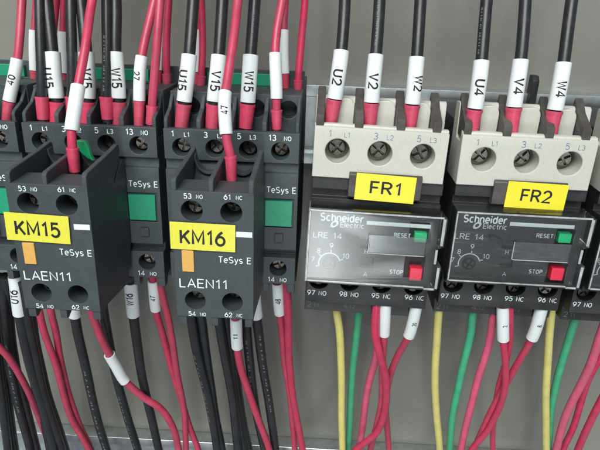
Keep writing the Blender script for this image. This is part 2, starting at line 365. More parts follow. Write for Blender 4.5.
# ================================================================== overload relays
FRP = [((96.4, 2.0, 2.3), (-.045, .021, 0)), ((144.6, 3.4, 1.0), (.008, .004, -.012)), ((193.0, 3.4, .2), (.008, .004, -.012))]
def fmat(i):
    from mathutils import Euler
    return Matrix.Translation(Vector(FRP[i][0])) @ Euler(FRP[i][1]).to_matrix().to_4x4()
F2I = fmat(1).inverted()
def f2(u, v, y):
    """photo pixel on the FR2 relay -> its local x, z at local depth y"""
    o = F2I @ CAM; d = (F2I.to_3x3() @ (CF + CR*((u-300)/FPX) - CU*((v-225)/FPX))); p = o + d*((y-o.y)/d.y)
    return p.x, p.z
CY = -7.0
FY = -2.0          # printed face under the clear cover
def make_relay():
    r = thing('overload_relay', '', 'relay', (0, 0, 0))
    W = 43.7
    # light grey terminal housing
    bm = bmesh.new()
    prism(bm, [(0, 0), (0, -16.75), (9, -16.75), (16, -16.75), (16, 8.6), (11.4, 9.2), (10.2, 8.6), (9.2, -2.5), (3.4, -2.5), (3.2, 1.2), (1.2, 1.0), (1.0, .3)], 0, W)
    cu = bmesh.new()
    for k in (-1, 0, 1): cyl(cu, (21.87+k*13.98, -7.7), 4.05, -2, 9, 36)
    obj('terminal_housing', solid('terminal_housing', bm, 'beige', cu, .35, 2), r)
    for k in (-1, 0, 1): screw(r, 21.87+k*13.98, 6.4, -7.5, True, .22)
    for x0, x1 in ((.3, 2.9), (12.9, 15.7), (26.5, 29.3), (38.2, 41.0)):
        bm = bmesh.new(); prism(bm, [(.7, -.5), (.7, 3.6), (2.0, 4.4), (8, 7.6), (12.5, 11.9), (13, 10), (13, -1.5), (3.0, -1.5), (2.8, -.5)], x0, x1)
        obj('partition', solid('partition', bm, 'brown', bev=.3), r)
    for x0, x1 in ((6.0, 12.8), (18.6, 26.4), (32.0, 38.1)):             # rounded wire guide beside each entry
        bm = bmesh.new(); prism(bm, [(x0+1.2, -2.6), (x0+.9, 3.5), (x0+.8, 8.4)]+[(x1-2.8+2.8*math.sin(a), 5.9+2.8*math.cos(a)) for a in [math.pi/2*k/6 for k in range(7)]]+[(x1, -2.6)], 7.6, 10.6, 'y')
        obj('wire_guide', solid('wire_guide', bm, 'beige', bev=.35, seg=2), r)
    # black body
    bm = bmesh.new()
    prism(bm, [(1.2, -16.85), (1.2, -21), (3.4, -21.4), (3.4, -24.0), (1.2, -24.2), (1.2, -54.0), (2.6, -54.4), (2.6, -64.2), (8, -64.6), (8, -70.4), (60, -70.4), (60, 2), (16.1, 2), (16.1, -16.85)], .35, W+.6)
    cu = bmesh.new()
    TXX = [f2(u, 285, 2.6)[0] for u in (453.2, 484.2, 516.5, 549)]
    for x in TXX: cyl(cu, (x, -55.5), 3.5, -4, 9, 30)
    for x in TXX: box(cu, x-2.5, x+2.5, 3.6, 7.6, -66, -59.5)
    body = obj('body', solid('body', bm, 'black', cu, .3, 2), r)
    bm = bmesh.new(); box(bm, .7, W+.2, FY, 2.2, -52.6, -24.9); cu = bmesh.new(); root = r
    for (u0, v0, u1, v1) in ((503, 240, 514.5, 249), (501, 257.5, 512, 268)):
        (xa, za), (xb, zb) = f2(u0, v0, FY), f2(u1, v1, FY); box(cu, xa, xb, FY-2, FY+2, zb, za)
    xd, zd = f2(468.8, 263.8, FY); cyl(cu, (xd, zd), 2.3, FY-2, FY+1.6, 24)
    r = obj('front_panel', solid('front_panel', bm, 'black', cu, .25, 2), root)
    for x in TXX: screw(root, x, 5.4, -56.2, False, .3)
    # adjusting dial
    bm = bmesh.new(); cyl(bm, (0, 0), 1.7, -.5, 0, 24, 2.05); cyl(bm, (0, 0), 2.05, 0, 1.3, 24); cu = bmesh.new(); box(cu, -1.7, 1.7, -.5, .7, -.35, .35); box(cu, -.35, .35, -.5, .7, -1.7, 1.7)
    obj('dial', solid('dial', bm, 'black', cu, .1, 1), r, (xd, FY+.3, zd), (0, .5, 0))
    ya = FY-.04
    bm = bmesh.new(); n = 22
    for i in range(n):
        a0, a1 = [math.radians(200-185*j/n) for j in (i, i+1)]
        q = [(3.5, a0), (3.5, a1), (3.9, a1), (3.9, a0)]
        bm.faces.new([bm.verts.new((xd+rr*math.cos(a), ya, zd+.2+rr*math.sin(a))) for rr, a in q])
    for a in (198, 142, 86, 20):
        a = math.radians(a); t = Vector((-math.sin(a), 0, math.cos(a)))*.15; d = Vector((math.cos(a), 0, math.sin(a))); c0 = Vector((xd, ya, zd+.2))
        bm.faces.new([bm.verts.new(c0+d*l+t*s_) for l, s_ in ((3.4, 1), (4.9, 1), (4.9, -1), (3.4, -1))])
    obj('dial_scale', solid('dial_scale', bm, 'white', bev=0), r)
    for s, u, v in (('7', 452.7, 259.8), ('8', 459.2, 251.5), ('9', 472.5, 246.5), ('10', 486.2, 256.4)):
        x, z = f2(u, v, ya); text(r, s, x, ya, z, 1.65, bold=.015)
    def ft(s, u, v, h, wd=None, bold=0, m='white', y=ya, slant=0):
        x, z = f2(u, v, y); return text(r, s, x, y, z, h, wd, bold, m, slant=slant)
    ft('LRE 14', 469.3, 236.6, 1.9, 9.8, .01, 'white'); ft('RESET', 544.8, 235.9, 1.3, 5.6, .045); ft('STOP', 535.6, 271.6, 1.4, 4.7, .045)
    ft('H', 507, 252.2, 1.5); ft('A', 504.2, 273.8, 1.6)
    ft('Schneider', 485.4, 219.4, 2.5, 14.6, .035); ft('Electric', 494.9, 226.7, 1.7, 8.0, .01)
    # slanted leaf mark beside the second word
    x, z = f2(477.2, 225.4, ya); bm = bmesh.new(); n = 16
    ell = lambda k: [Vector((x, ya, z)) + Vector((k*(1.25*math.cos(a)+.55*math.sin(a)), 0, k*1.35*math.sin(a))) for a in [2*math.pi*i/n for i in range(n)]]
    A = [bm.verts.new(p) for p in ell(1)]; B = [bm.verts.new(p) for p in ell(.5)]
    for i in range(n): bm.faces.new((A[i], A[(i+1) % n], B[(i+1) % n], B[i]))
    obj('emblem', solid('emblem', bm, 'white', bev=0), r)
    (x0, z1), (x1, z0) = f2(510.3, 222.0, FY), f2(574.3, 227.8, FY)
    bm = bmesh.new(); sl = -.0; prism(bm, [(x0, z1-1.35), (x1, z1-1.35), (x1, z1), (x0, z1)], FY-.05, FY, 'y'); obj('print_bar', solid('print_bar', bm, 'white', bev=0), r)
    # push buttons
    for nm, m, (u0, v0, u1, v1) in (('reset_button', 'greenb', (559.8, 233.8, 570.5, 243.6)), ('stop_button', 'redb', (552.6, 268.2, 562.3, 281))):
        yf = FY-2.6 if nm[0] == 'r' else CY+1.6; (x0, z1), (x1, z0) = f2(u0, v0, yf), f2(u1, v1, yf)
        bm = bmesh.new(); box(bm, x0, x1, yf, FY+.5, z0, z1); obj(nm, solid(nm, bm, m, bev=.3), r)
    # small test lever
    x, z = f2(494.5, 238.5, FY); bm = bmesh.new(); prism(bm, [(x-2.4, z+1), (x-1, z+1.4), (x+2.2, z+.2), (x+2.4, z-1.6), (x+1.4, z-1.8), (x+.9, z-.7), (x-1.6, z-.1)], FY-1.6, FY+.2, 'y')
    obj('test_lever', solid('test_lever', bm, 'ink', bev=.2), r)
    r = root
    # lower prints
    for s1, s2, u, v in (('97', 'NO', 450.7, 296.3), ('98', 'NO', 482.7, 297.6), ('95', 'NC', 514.7, 299), ('96', 'NC', 548, 300.3)):
        x, z = f2(u, v, 2.5); text(r, s1, x-2.2, 2.56, z, 1.75, bold=.012); text(r, s2, x+1.9, 2.56, z-.05, 1.6, bold=.012)
    for s1, s2, u, v in (('2', 'T1', 442, 306.5), ('4', 'T2', 478, 307.5), ('6', 'T3', 514, 309)):
        x, z = f2(u, v, 7.9); text(r, s1, x-1.4, 7.96, z+.1, 2.1, m='grey'); text(r, s2, x+1.2, 7.96, z-.2, 1.4, m='grey')
    # word on the inner face of the end partition
    t = obj('lettering', text_mesh('Schneider', 1.5, 9.0, .02, 'grey'), r, (38.15, 6.2, 4.3))
    t.rotation_euler = Matrix(((0, 1, 0), (-.85, 0, -.53), (-.53, 0, .85))).to_euler()
    # label holder
    bm = bmesh.new(); prism(bm, [(-.6, -14.2), (-1.3, -15), (-1.3, -22.4), (-.6, -23), (3.6, -23), (3.6, -17.0), (1.0, -16.9), (-.05, -16.8), (-.05, -14.2)], 12.4, 36.6)
    obj('label_holder', solid('label_holder', bm, 'brown', bev=.3, seg=2), r)
    # lower mounting foot behind
    xc = at(532, 90, 64).x-144.6; zc = at(532, 79, 64).z; bm = bmesh.new(); prism(bm, [(60.2, 1), (60.2, zc-2), (62, zc), (65.6, zc), (65.6, 1)], xc-1.4, xc+1.4); obj('rail_clip', solid('rail_clip', bm, 'black', bev=.3), r)
    return r
def make_cover(r, dz, rx):
    # clear hinged cover: a thin tray with a notch for the latch
    z0, z1 = -51.0, -24.6; x0, x1 = -.2, 45.4
    o = bmesh.new(); prism(o, [(x0, z0), (x1-4, z0-.4), (x1-1, z0-.4), (x1, z0+.6), (x1, -42.6), (x1-1.8, -41.9), (x1-1.8, -36.2), (x1, -35.4), (x1, z1-1), (x1-1, z1), (x0, z1)], CY, 1.4, 'y')
    cu = bmesh.new(); t = .8
    prism(cu, [(x0+t, z0+t), (x1-4, z0+t-.2), (x1-2.6, z0+t-.2), (x1-2.6, z1-t), (x0+t, z1-t)], CY+t, 3, 'y')
    (ua, va), (ub, vb) = f2(549.5, 262, CY), f2(563.5, 284, CY); box(cu, ua-.2, ub+.2, CY-2, CY+2, vb-dz-.2, va-dz+.3)
    (ua, va), (ub, vb) = f2(557, 229, CY), f2(573, 245.5, CY); box(cu, ua, ub, CY-2, CY+2, vb-dz, va-dz)
    c = obj('cover', solid('cover', o, 'clear', cu, .25, 2), r, (0, 0, dz), (rx, 0, 0))
    # edge bars and window; milky bars put the bright refraction into the colour
    bm = bmesh.new(); y0, y1 = CY-.35, CY+.12
    box(bm, x0+.3, x1-1.2, y0, y1, z1-1.0, z1-.4); box(bm, x0+.3, x0+.8, y0, y1, z0+.5, z1-1.1); box(bm, x0+.9, x1-5, y0, y1, z0+.3, z0+.85)
    obj('rim_glint', solid('rim_glint', bm, 'rim_glint', bev=.15, seg=2), c)
    bm = bmesh.new(); box(bm, x1-1.5, x1-.5, y0, y1, -35.0, z1-1.0); box(bm, x1-1.3, x1-.4, y0, y1, z0+.4, -42.8); box(bm, x1-5, x1-1.4, y0, y1, z0-.2, z0+.5); box(bm, x1-2.7, x1-1.9, y0, y1, -41.6, -36.5)
    obj('latch_edge', solid('latch_edge', bm, 'rim_glint', bev=.15, seg=2), c)
    (ua, va), (ub, vb) = f2(515, 241.5, CY), f2(571, 262, CY)
    bm = bmesh.new(); box(bm, ua, ub-1.2, CY-.5, CY-.02, vb-dz, va-dz); obj('window', solid('window', bm, 'frost', bev=.12, seg=1), c)
    bm = bmesh.new(); box(bm, ua, ub-1.2, CY-.6, CY-.1, vb-dz-.3, vb-dz-.02); box(bm, ua-.3, ua-.02, CY-.6, CY-.1, vb-dz, va-dz)
    obj('window_edge', solid('window_edge', bm, 'rim_glint', bev=.06, seg=1), c)
rel = make_relay()
rels = [rel, copy_tree(rel), copy_tree(rel)]
labs = ['overload relay with light grey terminals and the yellow label FR1', 'overload relay with light grey terminals and the yellow label FR2', 'overload relay cut off beside the relay labelled FR2']
for i, r in enumerate(rels):
    r.location = Vector(FRP[i][0])*S; r.rotation_euler = FRP[i][1]; r['label'] = labs[i]; r['group'] = 'overload relays side by side on the rail'
    make_cover(r, (-.9, 1.3, 1.3)[i], (0, 0, 0)[i])
    if i == 0:
        for ch in r.children:
            if ch.name.startswith('front_panel'): ch.location.z -= 2.0*S
    for s, x, b in (('1', 5.1, 0), ('L1', 10.6, 1), ('3', 20.0, 0), ('L2', 24.6, 1), ('5', 34.0, 0), ('L3', 38.6, 1)):
        text(r, s, x, -.04, -2.0 - (0 if b == 0 else .2), 2.0 if b == 0 else 1.5, m='blue', bold=-.012)
    if i < 2:
        bm = bmesh.new(); box(bm, -9.9, 9.9, -.2, 0, -4.55, 4.55)
        lab = obj('marker_label', solid('marker_label', bm, 'yellow', bev=.05, seg=1), r, ((24.6, 26.6)[i], -1.42, -18.9), (0, (.022, .02)[i], 0))
        obj('lettering', text_mesh(('FR1', 'FR2')[i], 3.9, 10.2, .022, 'ink'), lab, (0, -.24, 0))

# ================================================================== wires
FRONT = Vector((0, -.93, .37))
def spline(P, per=9):
    out = []
    n = len(P)
    for i in range(n-1):
        a, b, c, d = P[max(i-1, 0)], P[i], P[i+1], P[min(i+2, n-1)]
        if i == 0: a = b*2-c
        if i == n-2: d = c*2-b
        for k in range(per):
            t = k/per
            out.append(.5*((2*b)+(c-a)*t+(2*a-5*b+4*c-d)*t*t+(3*b-a-3*c+d)*t**3))
    out.append(P[-1]); return out
def frames(path):
    T = [(path[min(i+1, len(path)-1)]-path[max(i-1, 0)]).normalized() for i in range(len(path))]
    N = []
    for t in T:
        n = (FRONT-t*FRONT.dot(t)).normalized(); N.append((t, n, t.cross(n)))
    return N
def tube(name, path, rad, m, n=14, wall=None):
    """round sweep; rad is a number or a function of 0..1; wall makes it a hollow sleeve"""
    fr = frames(path); L = len(path); V = []; Fc = []
    rf = rad if callable(rad) else (lambda t: rad)
    def ring(i, rr):
        t, a, b = fr[i]
        for k in range(n):
            q = 2*math.pi*k/n; V.append((path[i]+a*(rr*math.cos(q))+b*(rr*math.sin(q)))*S)
    rows = 0
    seq = [(i, rf(i/(L-1))) for i in range(L)]
    if wall: seq = [(0, rf(0)-wall)]+seq+[(L-1, rf(1)-wall), (0, rf(0)-wall)][:1]
    for i, rr in seq: ring(i, rr); rows += 1
    for j in range(rows-1):
        for k in range(n): Fc.append((j*n+k, j*n+(k+1) % n, (j+1)*n+(k+1) % n, (j+1)*n+k))
    if not wall:
        Fc.append(tuple(range(n))[::-1]); Fc.append(tuple(range((rows-1)*n, rows*n)))
    me = bpy.data.meshes.new(name); me.from_pydata(V, [], Fc); me.materials.append(M[m])
    me.polygons.foreach_set('use_smooth', [True]*len(me.polygons)); me.set_sharp_from_angle(angle=math.radians(50)); me.update()
    return me
def arc_len(path):
    s = [0]
    for a, b in zip(path, path[1:]): s.append(s[-1]+(b-a).length)
    return s
def sample(path, s, d):
    d = max(0, min(s[-1], d))
    for i in range(len(s)-1):
        if s[i+1] >= d:
            t = (d-s[i])/max(1e-9, s[i+1]-s[i]); return path[i].lerp(path[i+1], t)
    return path[-1]
def sub(path, v0, v1, n=14):
    """the stretch of a path between two photo heights"""
    s = arc_len(path); vs = [pix(p)[1] for p in path]
    def find(v):
        for i in range(len(path)-1):
            if (vs[i]-v)*(vs[i+1]-v) <= 0 and vs[i] != vs[i+1]: return s[i]+(s[i+1]-s[i])*(v-vs[i])/(vs[i+1]-vs[i])
        return 0 if abs(v-vs[0]) < abs(v-vs[-1]) else s[-1]
    a, b = find(v0), find(v1)
    return [sample(path, s, a+(b-a)*i/(n-1)) for i in range(n)]
def sleeve_text(path, s, r, h, wd, dirn, ang, parent, pos=.5, m='ink', bold=.19):
    v, f, asp = glyphs(s, bold); bm = bmesh.new()
    vv = [bm.verts.new((x*wd, y*h, .012*l)) for x, y, l in v]
    for q in f:
        try: bm.faces.new([vv[i] for i in q])
        except ValueError: pass
    for k in range(-4, 5):
        g = bm.verts[:]+bm.edges[:]+bm.faces[:]
        bmesh.ops.bisect_plane(bm, geom=g, plane_co=(0, k*h/9, 0), plane_no=(0, 1, 0), dist=1e-5)
    al = arc_len(path); fr = frames(path)
    for p in bm.verts:
        d = al[-1]*pos + dirn*p.co.x; i = min(range(len(al)), key=lambda j: abs(al[j]-d))
        t, a, b = fr[i]; c = sample(path, al, d)
        right = b if b.dot(CR) > 0 else -b
        q = ang + dirn*p.co.y/r
        p.co = (c + a*((r+.05+p.co.z)*math.cos(q)) + right*((r+.05+p.co.z)*math.sin(q)))*S
    me = bpy.data.meshes.new('lettering'); bm.to_mesh(me); bm.free(); me.materials.append(M[m])
    obj('lettering', me, parent)
PRINT = '~-~ -~~ ~-- ~~-~ -~ ~~-'
def wire(label, colour, r, pts, sleeve=None, boot=None, word=None, wa=0, wdir=1, wpos=.5, wh=2.7, ww=None, group=None, sr_=None, pin=True, cat='wire', prt=None):
    """pts: (u, v, Y) photo pixels on given planes, from one end to the other"""
    P = [at(*p) for p in pts]
    if boot:                                                            # on upwards
        d = (P[0]-P[1]).normalized(); P = [P[0]+Vector((d.x*110, 22, 110)), P[0]+Vector((d.x*55, 9, 55))]+P
    else:                                                               # on downwards and back to the plate
        d = (P[-1]-P[-2]).normalized(); P = P+[P[-1]+Vector((d.x*40, min(8, 66-P[-1].y), -42)), P[-1]+Vector((d.x*70, min(14, 68-P[-1].y), -90))]
    path = spline(P)
    ph = [random.uniform(0, 6.3) for _ in range(4)]; s0 = arc_len(path)      # slight unevenness of a hand-bent wire
    path = [p + Vector((.20*math.sin(d/16+ph[0])+.06*math.sin(d/6+ph[1]), .15*math.sin(d/13+ph[2]), 0))*min(1, d/12, (s0[-1]-d)/12) for p, d in zip(path, s0)]
    base = P[-1] if boot else P[0]
    root = thing('wire', label, cat, base, group=group)
    inv = -Vector(base)
    sh = lambda pp: [p+inv for p in pp]
    obj('insulation', tube('insulation', sh(path), r, colour), root)
    if prt:
        sleeve_text(sh(sub(path, prt[0], prt[1], 24)), PRINT, r, 1.1, arc_len(sub(path, prt[0], prt[1], 24))[-1]*.96, 1, prt[2], root, m='grey', bold=.2)
    if boot:
        bp = sub(path, *boot); down = boot[1] > boot[0]
        br = r*1.22
        obj('ferrule_collar', tube('ferrule_collar', sh(bp), (lambda t: br*(1.13 if t < .1 else 1.05-.10*t)), 'boot', 16), root)
        d = (bp[-1]-bp[-2]).normalized()
        if pin: obj('ferrule_pin', tube('ferrule_pin', sh([bp[-1]-d*.4, bp[-1]+d*1.5, bp[-1]+d*3.2]), .95, 'steel', 10), root)
    if sleeve:
        sp_ = sub(path, *sleeve); rs = sr_ or r*1.30
        so = obj('marker_sleeve', tube('marker_sleeve', sh(sp_), rs, 'sleeve', 20, wall=min(.55, rs-r-.02)), root)
        if word: sleeve_text(sh(sp_), word, rs, wh, ww or wh*.78*len(word), wdir, wa, so, wpos)
    return root
G1 = 'wires entering the terminals from above'; G2 = 'wires hanging below the devices'
BK, RD, PK, YL, GN = 'blackw', 'red', 'pink', 'yelw', 'grnw'
B, Rr = 1.95, 1.42

# --- above the relays
for nm, t, ord_, top, a, b, c, sv, bv in (
    ('U2', 'FR1', 'first', (347, -45), (345, 0), (341.5, 48), (330.2, 124), (51, 98.5), (99.5, 124)),
    ('V2', 'FR1', 'second', (382, -45), (380, 0), (377, 50), (368.8, 128), (55, 102), (103, 128)),
    ('W2', 'FR1', 'third', (424, -45), (421, 0), (417.8, 52), (408.8, 131), (57.5, 103.5), (105, 131)),
    ('U4', 'FR2', 'first', (491, -45), (487, 0), (481.8, 55), (470.6, 133), (61, 108), (109.5, 133)),
    ('V4', 'FR2', 'second', (527, -45), (524.5, 0), (521.3, 55), (510.5, 133), (60, 106.5), (107.5, 133)),
    ('W4', 'FR2', 'third', (579, -45), (572, 0), (564.2, 57), (549.2, 136), (63, 109.5), (111, 136))):
    mid = ((c[0]+b[0])/2+.3, (c[1]+b[1])/2)
    wire('black wire with white sleeve %s entering the %s terminal of the %s relay' % (nm, ord_, t), BK, B,
         [top+(24,), a+(17,), b+(11,), mid+(8.5,), c+(8,)], sv, bv, nm, wa=-.05 if nm != 'W2' else .45, wh=2.9, ww=4.9, group=G1, wpos=.56, prt={'V2': (-5, 48, -.3), 'U4': (8, 56, -.9)}.get(nm))
# --- above KM16
for nm, ord_, top, a, b, c, sv, bv, an in (
    ('U15', 'first', (195, -45), (192.8, 0), (190, 50), (181.3, 128), (55, 101), (104, 128), -.35),
    ('V15', 'second', (225, -45), (222.8, 0), (219.6, 52), (211.8, 128), (55.5, 101), (104.5, 128), .1),
    ('W15', 'third', (259, -45), (255.5, 0), (251.3, 52), (245.5, 128), (55.5, 102), (104, 128), .1)):
    pr_ = (12, 48, .1) if nm == 'W15' else None
    wire('black wire with white sleeve %s entering the %s terminal of the KM16 contactor' % (nm, ord_), BK, B,
         [top+(22,), a+(16,), b+(10,), ((b[0]+c[0])/2+.4, (b[1]+c[1])/2, 7.5), c+(6.5,)], sv, bv, nm, wa=an, wh=2.9, ww=6.4, group=G1, wpos=.56, prt=pr_)
wire('red wire with a plain white sleeve entering terminal 13 of the KM16 contactor', RD, Rr, [(287, -45, 22), (282, 0, 16), (276.5, 30, 12), (274.5, 55, 9), (276.3, 95, 7), (277, 130, 6.5)], (53, 98.5), (110, 129), group=G1, sr_=2.0)
wire('red wire with white sleeve numbered 47 entering the KM16 auxiliary block', RD, Rr*.98, [(243, -45, 12), (237.3, 0, 6), (233, 40, -2), (227.5, 78, -9), (224.3, 100, -13), (226.6, 136, -16), (231, 158, -17), (231.6, 180, -17)], (92, 134), (156, 180), '47', wa=.1, wdir=-1, wpos=.45, wh=1.9, ww=2.6, group=G1, sr_=1.95)
wire('red wire with white sleeve running down to the KM15 auxiliary block', RD, Rr*.98, [(102, -45, 12), (92.3, 0, 6), (86, 45, -3), (79, 84, -9), (75.5, 108, -13), (72.3, 132, -16), (73, 152, -17), (74.8, 172, -17)], (86, 130.5), (148, 171), group=G1, sr_=2.15)
# --- above KM15
wire('red wire with white sleeve numbered 40 entering the cut-off contactor', RD, Rr, [(23, -45, 22), (22, 0, 16), (18.6, 55, 10), (9.3, 101, 7), (6.5, 126, 6.5)], (59, 101), (102, 126), '40', wa=.1, wdir=-1, wpos=.5, wh=2.1, ww=3.4, group=G1, sr_=2.05)
for nm, ord_, x0, x1, x2, xs in (('U15', 'first', 46.5, 52.3, 56.6, 54), ('V15', 'second', 81, 86, 87.6, 87.6), ('W15', 'third', 114.3, 115.0, 118.2, 116.8)):
    wire('black wire with white sleeve %s entering the %s terminal of the KM15 contactor' % (nm, ord_), BK, B,
         [(x0-4, -45, 21), (x0+.6, 0, 15), (x1, 50, 10), (xs, 78, 8.5), (x2, 102, 7.5), (x2-.6, 124, 7)], (52.5, 98), (102, 124), nm, wa=(-.45 if nm == 'U15' else .2), wh=2.9, ww=6.4, group=G1, wpos=.56)
for ord_, x0, x2, bx in (('first', 40, 42, 43.6), ('second', 70.5, 72.4, 72.6), ('third', 106, 106.6, 108)):
    wire('plain black wire without a sleeve entering the %s terminal of the KM15 contactor' % ord_, BK, B*.86,
         [(x0-1, -45, 19), (x0, 0, 13), (x0+1.4, 55, 8), (x2, 97, 5.5), (bx, 122, 5)], None, (97, 119), group=G1, prt=(35, 92, -.2) if ord_ == 'third' else None)
wire('red wire with a white sleeve entering terminal 13 of the KM15 contactor', RD, Rr, [(164, -45, 22), (155, 0, 16), (142.8, 55, 10), (140, 80, 8), (139.4, 102, 7), (139, 126, 6.5)], (56.5, 100.5), (101, 126), '27', wa=-.3, wdir=1, wpos=.45, wh=2.0, ww=2.9, group=G1, sr_=2.0)
wire('plain red wire crossing in front of the U15 wire into the KM15 contactor', RD, Rr, [(161, -45, 18), (160, 0, 12), (157, 45, 8), (152.6, 104, 5), (150.8, 124, 5)], None, (106, 125), group=G1)
# --- thin red wires at the rear coil terminals
for lab, pts, sv, bv in (
    ('thin red rear wire with white sleeve behind the first KM15 wire', [(37, -45, 34), (36, 0, 32), (34.6, 32, 30), (35, 70, 28), (35, 86, 28)], (30.5, 70.5), (71, 86)),
    ('thin red rear wire with white sleeve behind the second KM15 wire', [(66, -45, 34), (64.6, 0, 32), (64, 32, 30), (64.2, 72, 28), (64.4, 87, 28)], (32, 73), (74, 87)),
    ('plain thin red rear wire passing behind the first black KM15 wires', [(58, -45, 34), (56.5, 0, 32), (53, 40, 30), (49, 72, 28), (48, 86, 28)], None, (73, 86)),
    ('thin red rear wire with white sleeve beside the KM15 contactor top', [(163, -45, 34), (160.5, 0, 33), (158, 32, 31), (157.6, 70, 29), (157.6, 88, 29)], (32, 70), (71, 87)),
    ('plain thin red rear wire standing between the KM15 and KM16 contactors', [(171, -45, 34), (168.4, 0, 32), (166.4, 40, 30), (167, 75, 28), (167, 90, 28)], None, (74, 88)),
    ('thin red rear wire with white sleeve behind the U15 wire of KM16', [(203, -45, 36), (200, 0, 34), (197.6, 32, 32), (196.4, 72, 30), (196.4, 88, 30)], (30, 72), (73, 88)),
    ('plain thin red rear wire beside the U15 wire of KM16', [(200, -45, 33), (201.2, 0, 31), (202, 45, 29), (201.2, 75, 27), (200.8, 90, 27)], None, (76, 89)),
    ('thin red rear wire with white sleeve behind terminal 13 of KM16', [(287, -45, 34), (285, 0, 32), (284, 32, 30), (284.6, 72, 28), (285, 88, 28)], (30, 73.5), (74, 89)),
    ('plain thin red rear wire at the side of KM16 next to the FR1 relay', [(307, -45, 33), (304.4, 0, 31), (300.5, 45, 29), (298.2, 78, 27), (298, 92, 27)], None, (80, 92))):
    wire(lab, RD, 1.28, pts, sv, bv, group=G1, sr_=1.85)

# --- below the contactors
def hang(pts, y0=7, y1=34, o=0, hold=0):
    """photo pixels of a hanging wire; it starts inside the terminal at depth y0 and drifts back towards the plate"""
    v0 = max(pts[0][1], hold); v1 = 450; out = []
    for u, v in pts:
        t = max(0, (v-v0)/(v1-v0)); out.append((u, v, y0+(y1-y0)*t**1.15+o*min(1, 3.5*t)))
    (ua, va), (ub, vb) = pts[-2], pts[-1]
    k = 45/max(6, vb-va); out.append((ub+(ub-ua)*k*.8, vb+45, out[-1][2]+6))
    return out
def low(label, colour, r, pts, sleeve=None, word=None, o=0, wdir=-1, y0=7, y1=34, hold=0, **k):
    wire(label, colour, r, hang(pts, y0, y1, o, hold), sleeve, None, word, wdir=wdir, group=G2, **k)
low('black wire hanging outermost below the cut-off contactor', BK, B, [(-9, 290), (-6, 340), (0, 390), (8, 450)])
low('black wire of the outer bundle hanging below the cut-off contactor', BK, B, [(0, 276), (4, 305), (8, 350), (17, 400), (30, 450)], o=2, prt=(340, 410, .4))
low('black wire crossing behind the loose red loop below the cut-off contactor', BK, B, [(5, 276), (9, 310), (13, 350), (22, 395), (37, 450)], o=5)
low('black wire with white sleeve marked U16 hanging below the cut-off contactor', BK, B, [(14.5, 272), (19, 308), (27, 350), (36, 385), (46, 420), (54, 450)], (276, 313.5), 'U16', wh=2.7, ww=6, wpos=.45, o=-5)
low('black wire hidden deep in the bundle behind the U16 wire', BK, B, [(15, 276), (21, 310), (29, 350), (37, 392), (50, 450)], o=5)
low('black wire at the rear of the bundle under the KM15 auxiliary block', BK, B, [(27, 282), (32, 318), (38, 355), (49, 400), (66, 450)], o=8)
low('black wire lying against the outermost one below the cut-off contactor', BK, B, [(-3, 285), (0, 330), (6, 385), (15, 450)], o=7)
low('black wire pressed against the U16 wire below the KM15 auxiliary block', BK, B, [(22, 280), (27, 315), (35, 355), (45, 400), (62, 450)], o=-3)
wire('single red wire looping across the black bundle below KM15', RD, Rr, [(-22, 330, 8), (-3, 345, 10), (10, 359, 13), (22, 379, 18), (32, 401, 25), (43, 428, 36), (52, 452, 41)], group=G2)
low('red wire of a crossing pair hanging below terminal 54 of the KM15 block', RD, Rr, [(36, 290), (39, 312), (44, 333), (56, 365), (64, 395), (73, 421), (89, 450)], o=-1)
low('second red wire of a crossing pair hanging below terminal 54 of the KM15 block', RD, Rr, [(47, 290), (50.5, 312), (56, 334), (61, 362), (70, 396), (80, 426), (91, 450)], o=3)
low('black wire with white sleeve end showing below terminal 62 of the KM15 block', BK, B, [(72, 284), (75, 315), (79, 340), (88, 380), (98, 420), (107, 450)], (286, 315), prt=(365, 448, .1))
low('black wire hanging behind the white-sleeved diagonal red wire', BK, B, [(99, 284), (105, 318), (114, 368), (125, 410), (138, 450)], o=5, prt=(392, 446, -.2))
low('red wire with a plain white sleeve slanting across black wires below KM15', RD, Rr*1.12, [(86, 288), (92, 311), (100, 335), (109, 354), (116.5, 367), (125, 381), (143, 397), (161, 409), (173, 427), (179, 450)], (354.5, 381), o=-4, sr_=2.3)
low('black wire with white sleeve W16 hanging below the KM15 contactor', BK, B, [(130, 274), (133, 314), (136.5, 340), (141, 372), (148.5, 404), (159, 450)], (281, 314.5), 'W16', wh=2.6, ww=6.4, wpos=.42)
low('red wire with white sleeve 47 hanging below terminal 14 of KM15', RD, Rr, [(152.4, 274), (156, 309), (162, 331), (171.5, 366), (180, 396), (190, 428), (198, 450)], (280, 309), '47', wh=1.9, ww=2.8, sr_=2.15, o=1)
low('plain red wire beside the sleeve 47 wire hanging below terminal 14 of KM15', RD, Rr, [(159, 274), (162.5, 296), (167.5, 314), (171.5, 334), (177, 372), (183.5, 410), (186, 450)], o=-2)
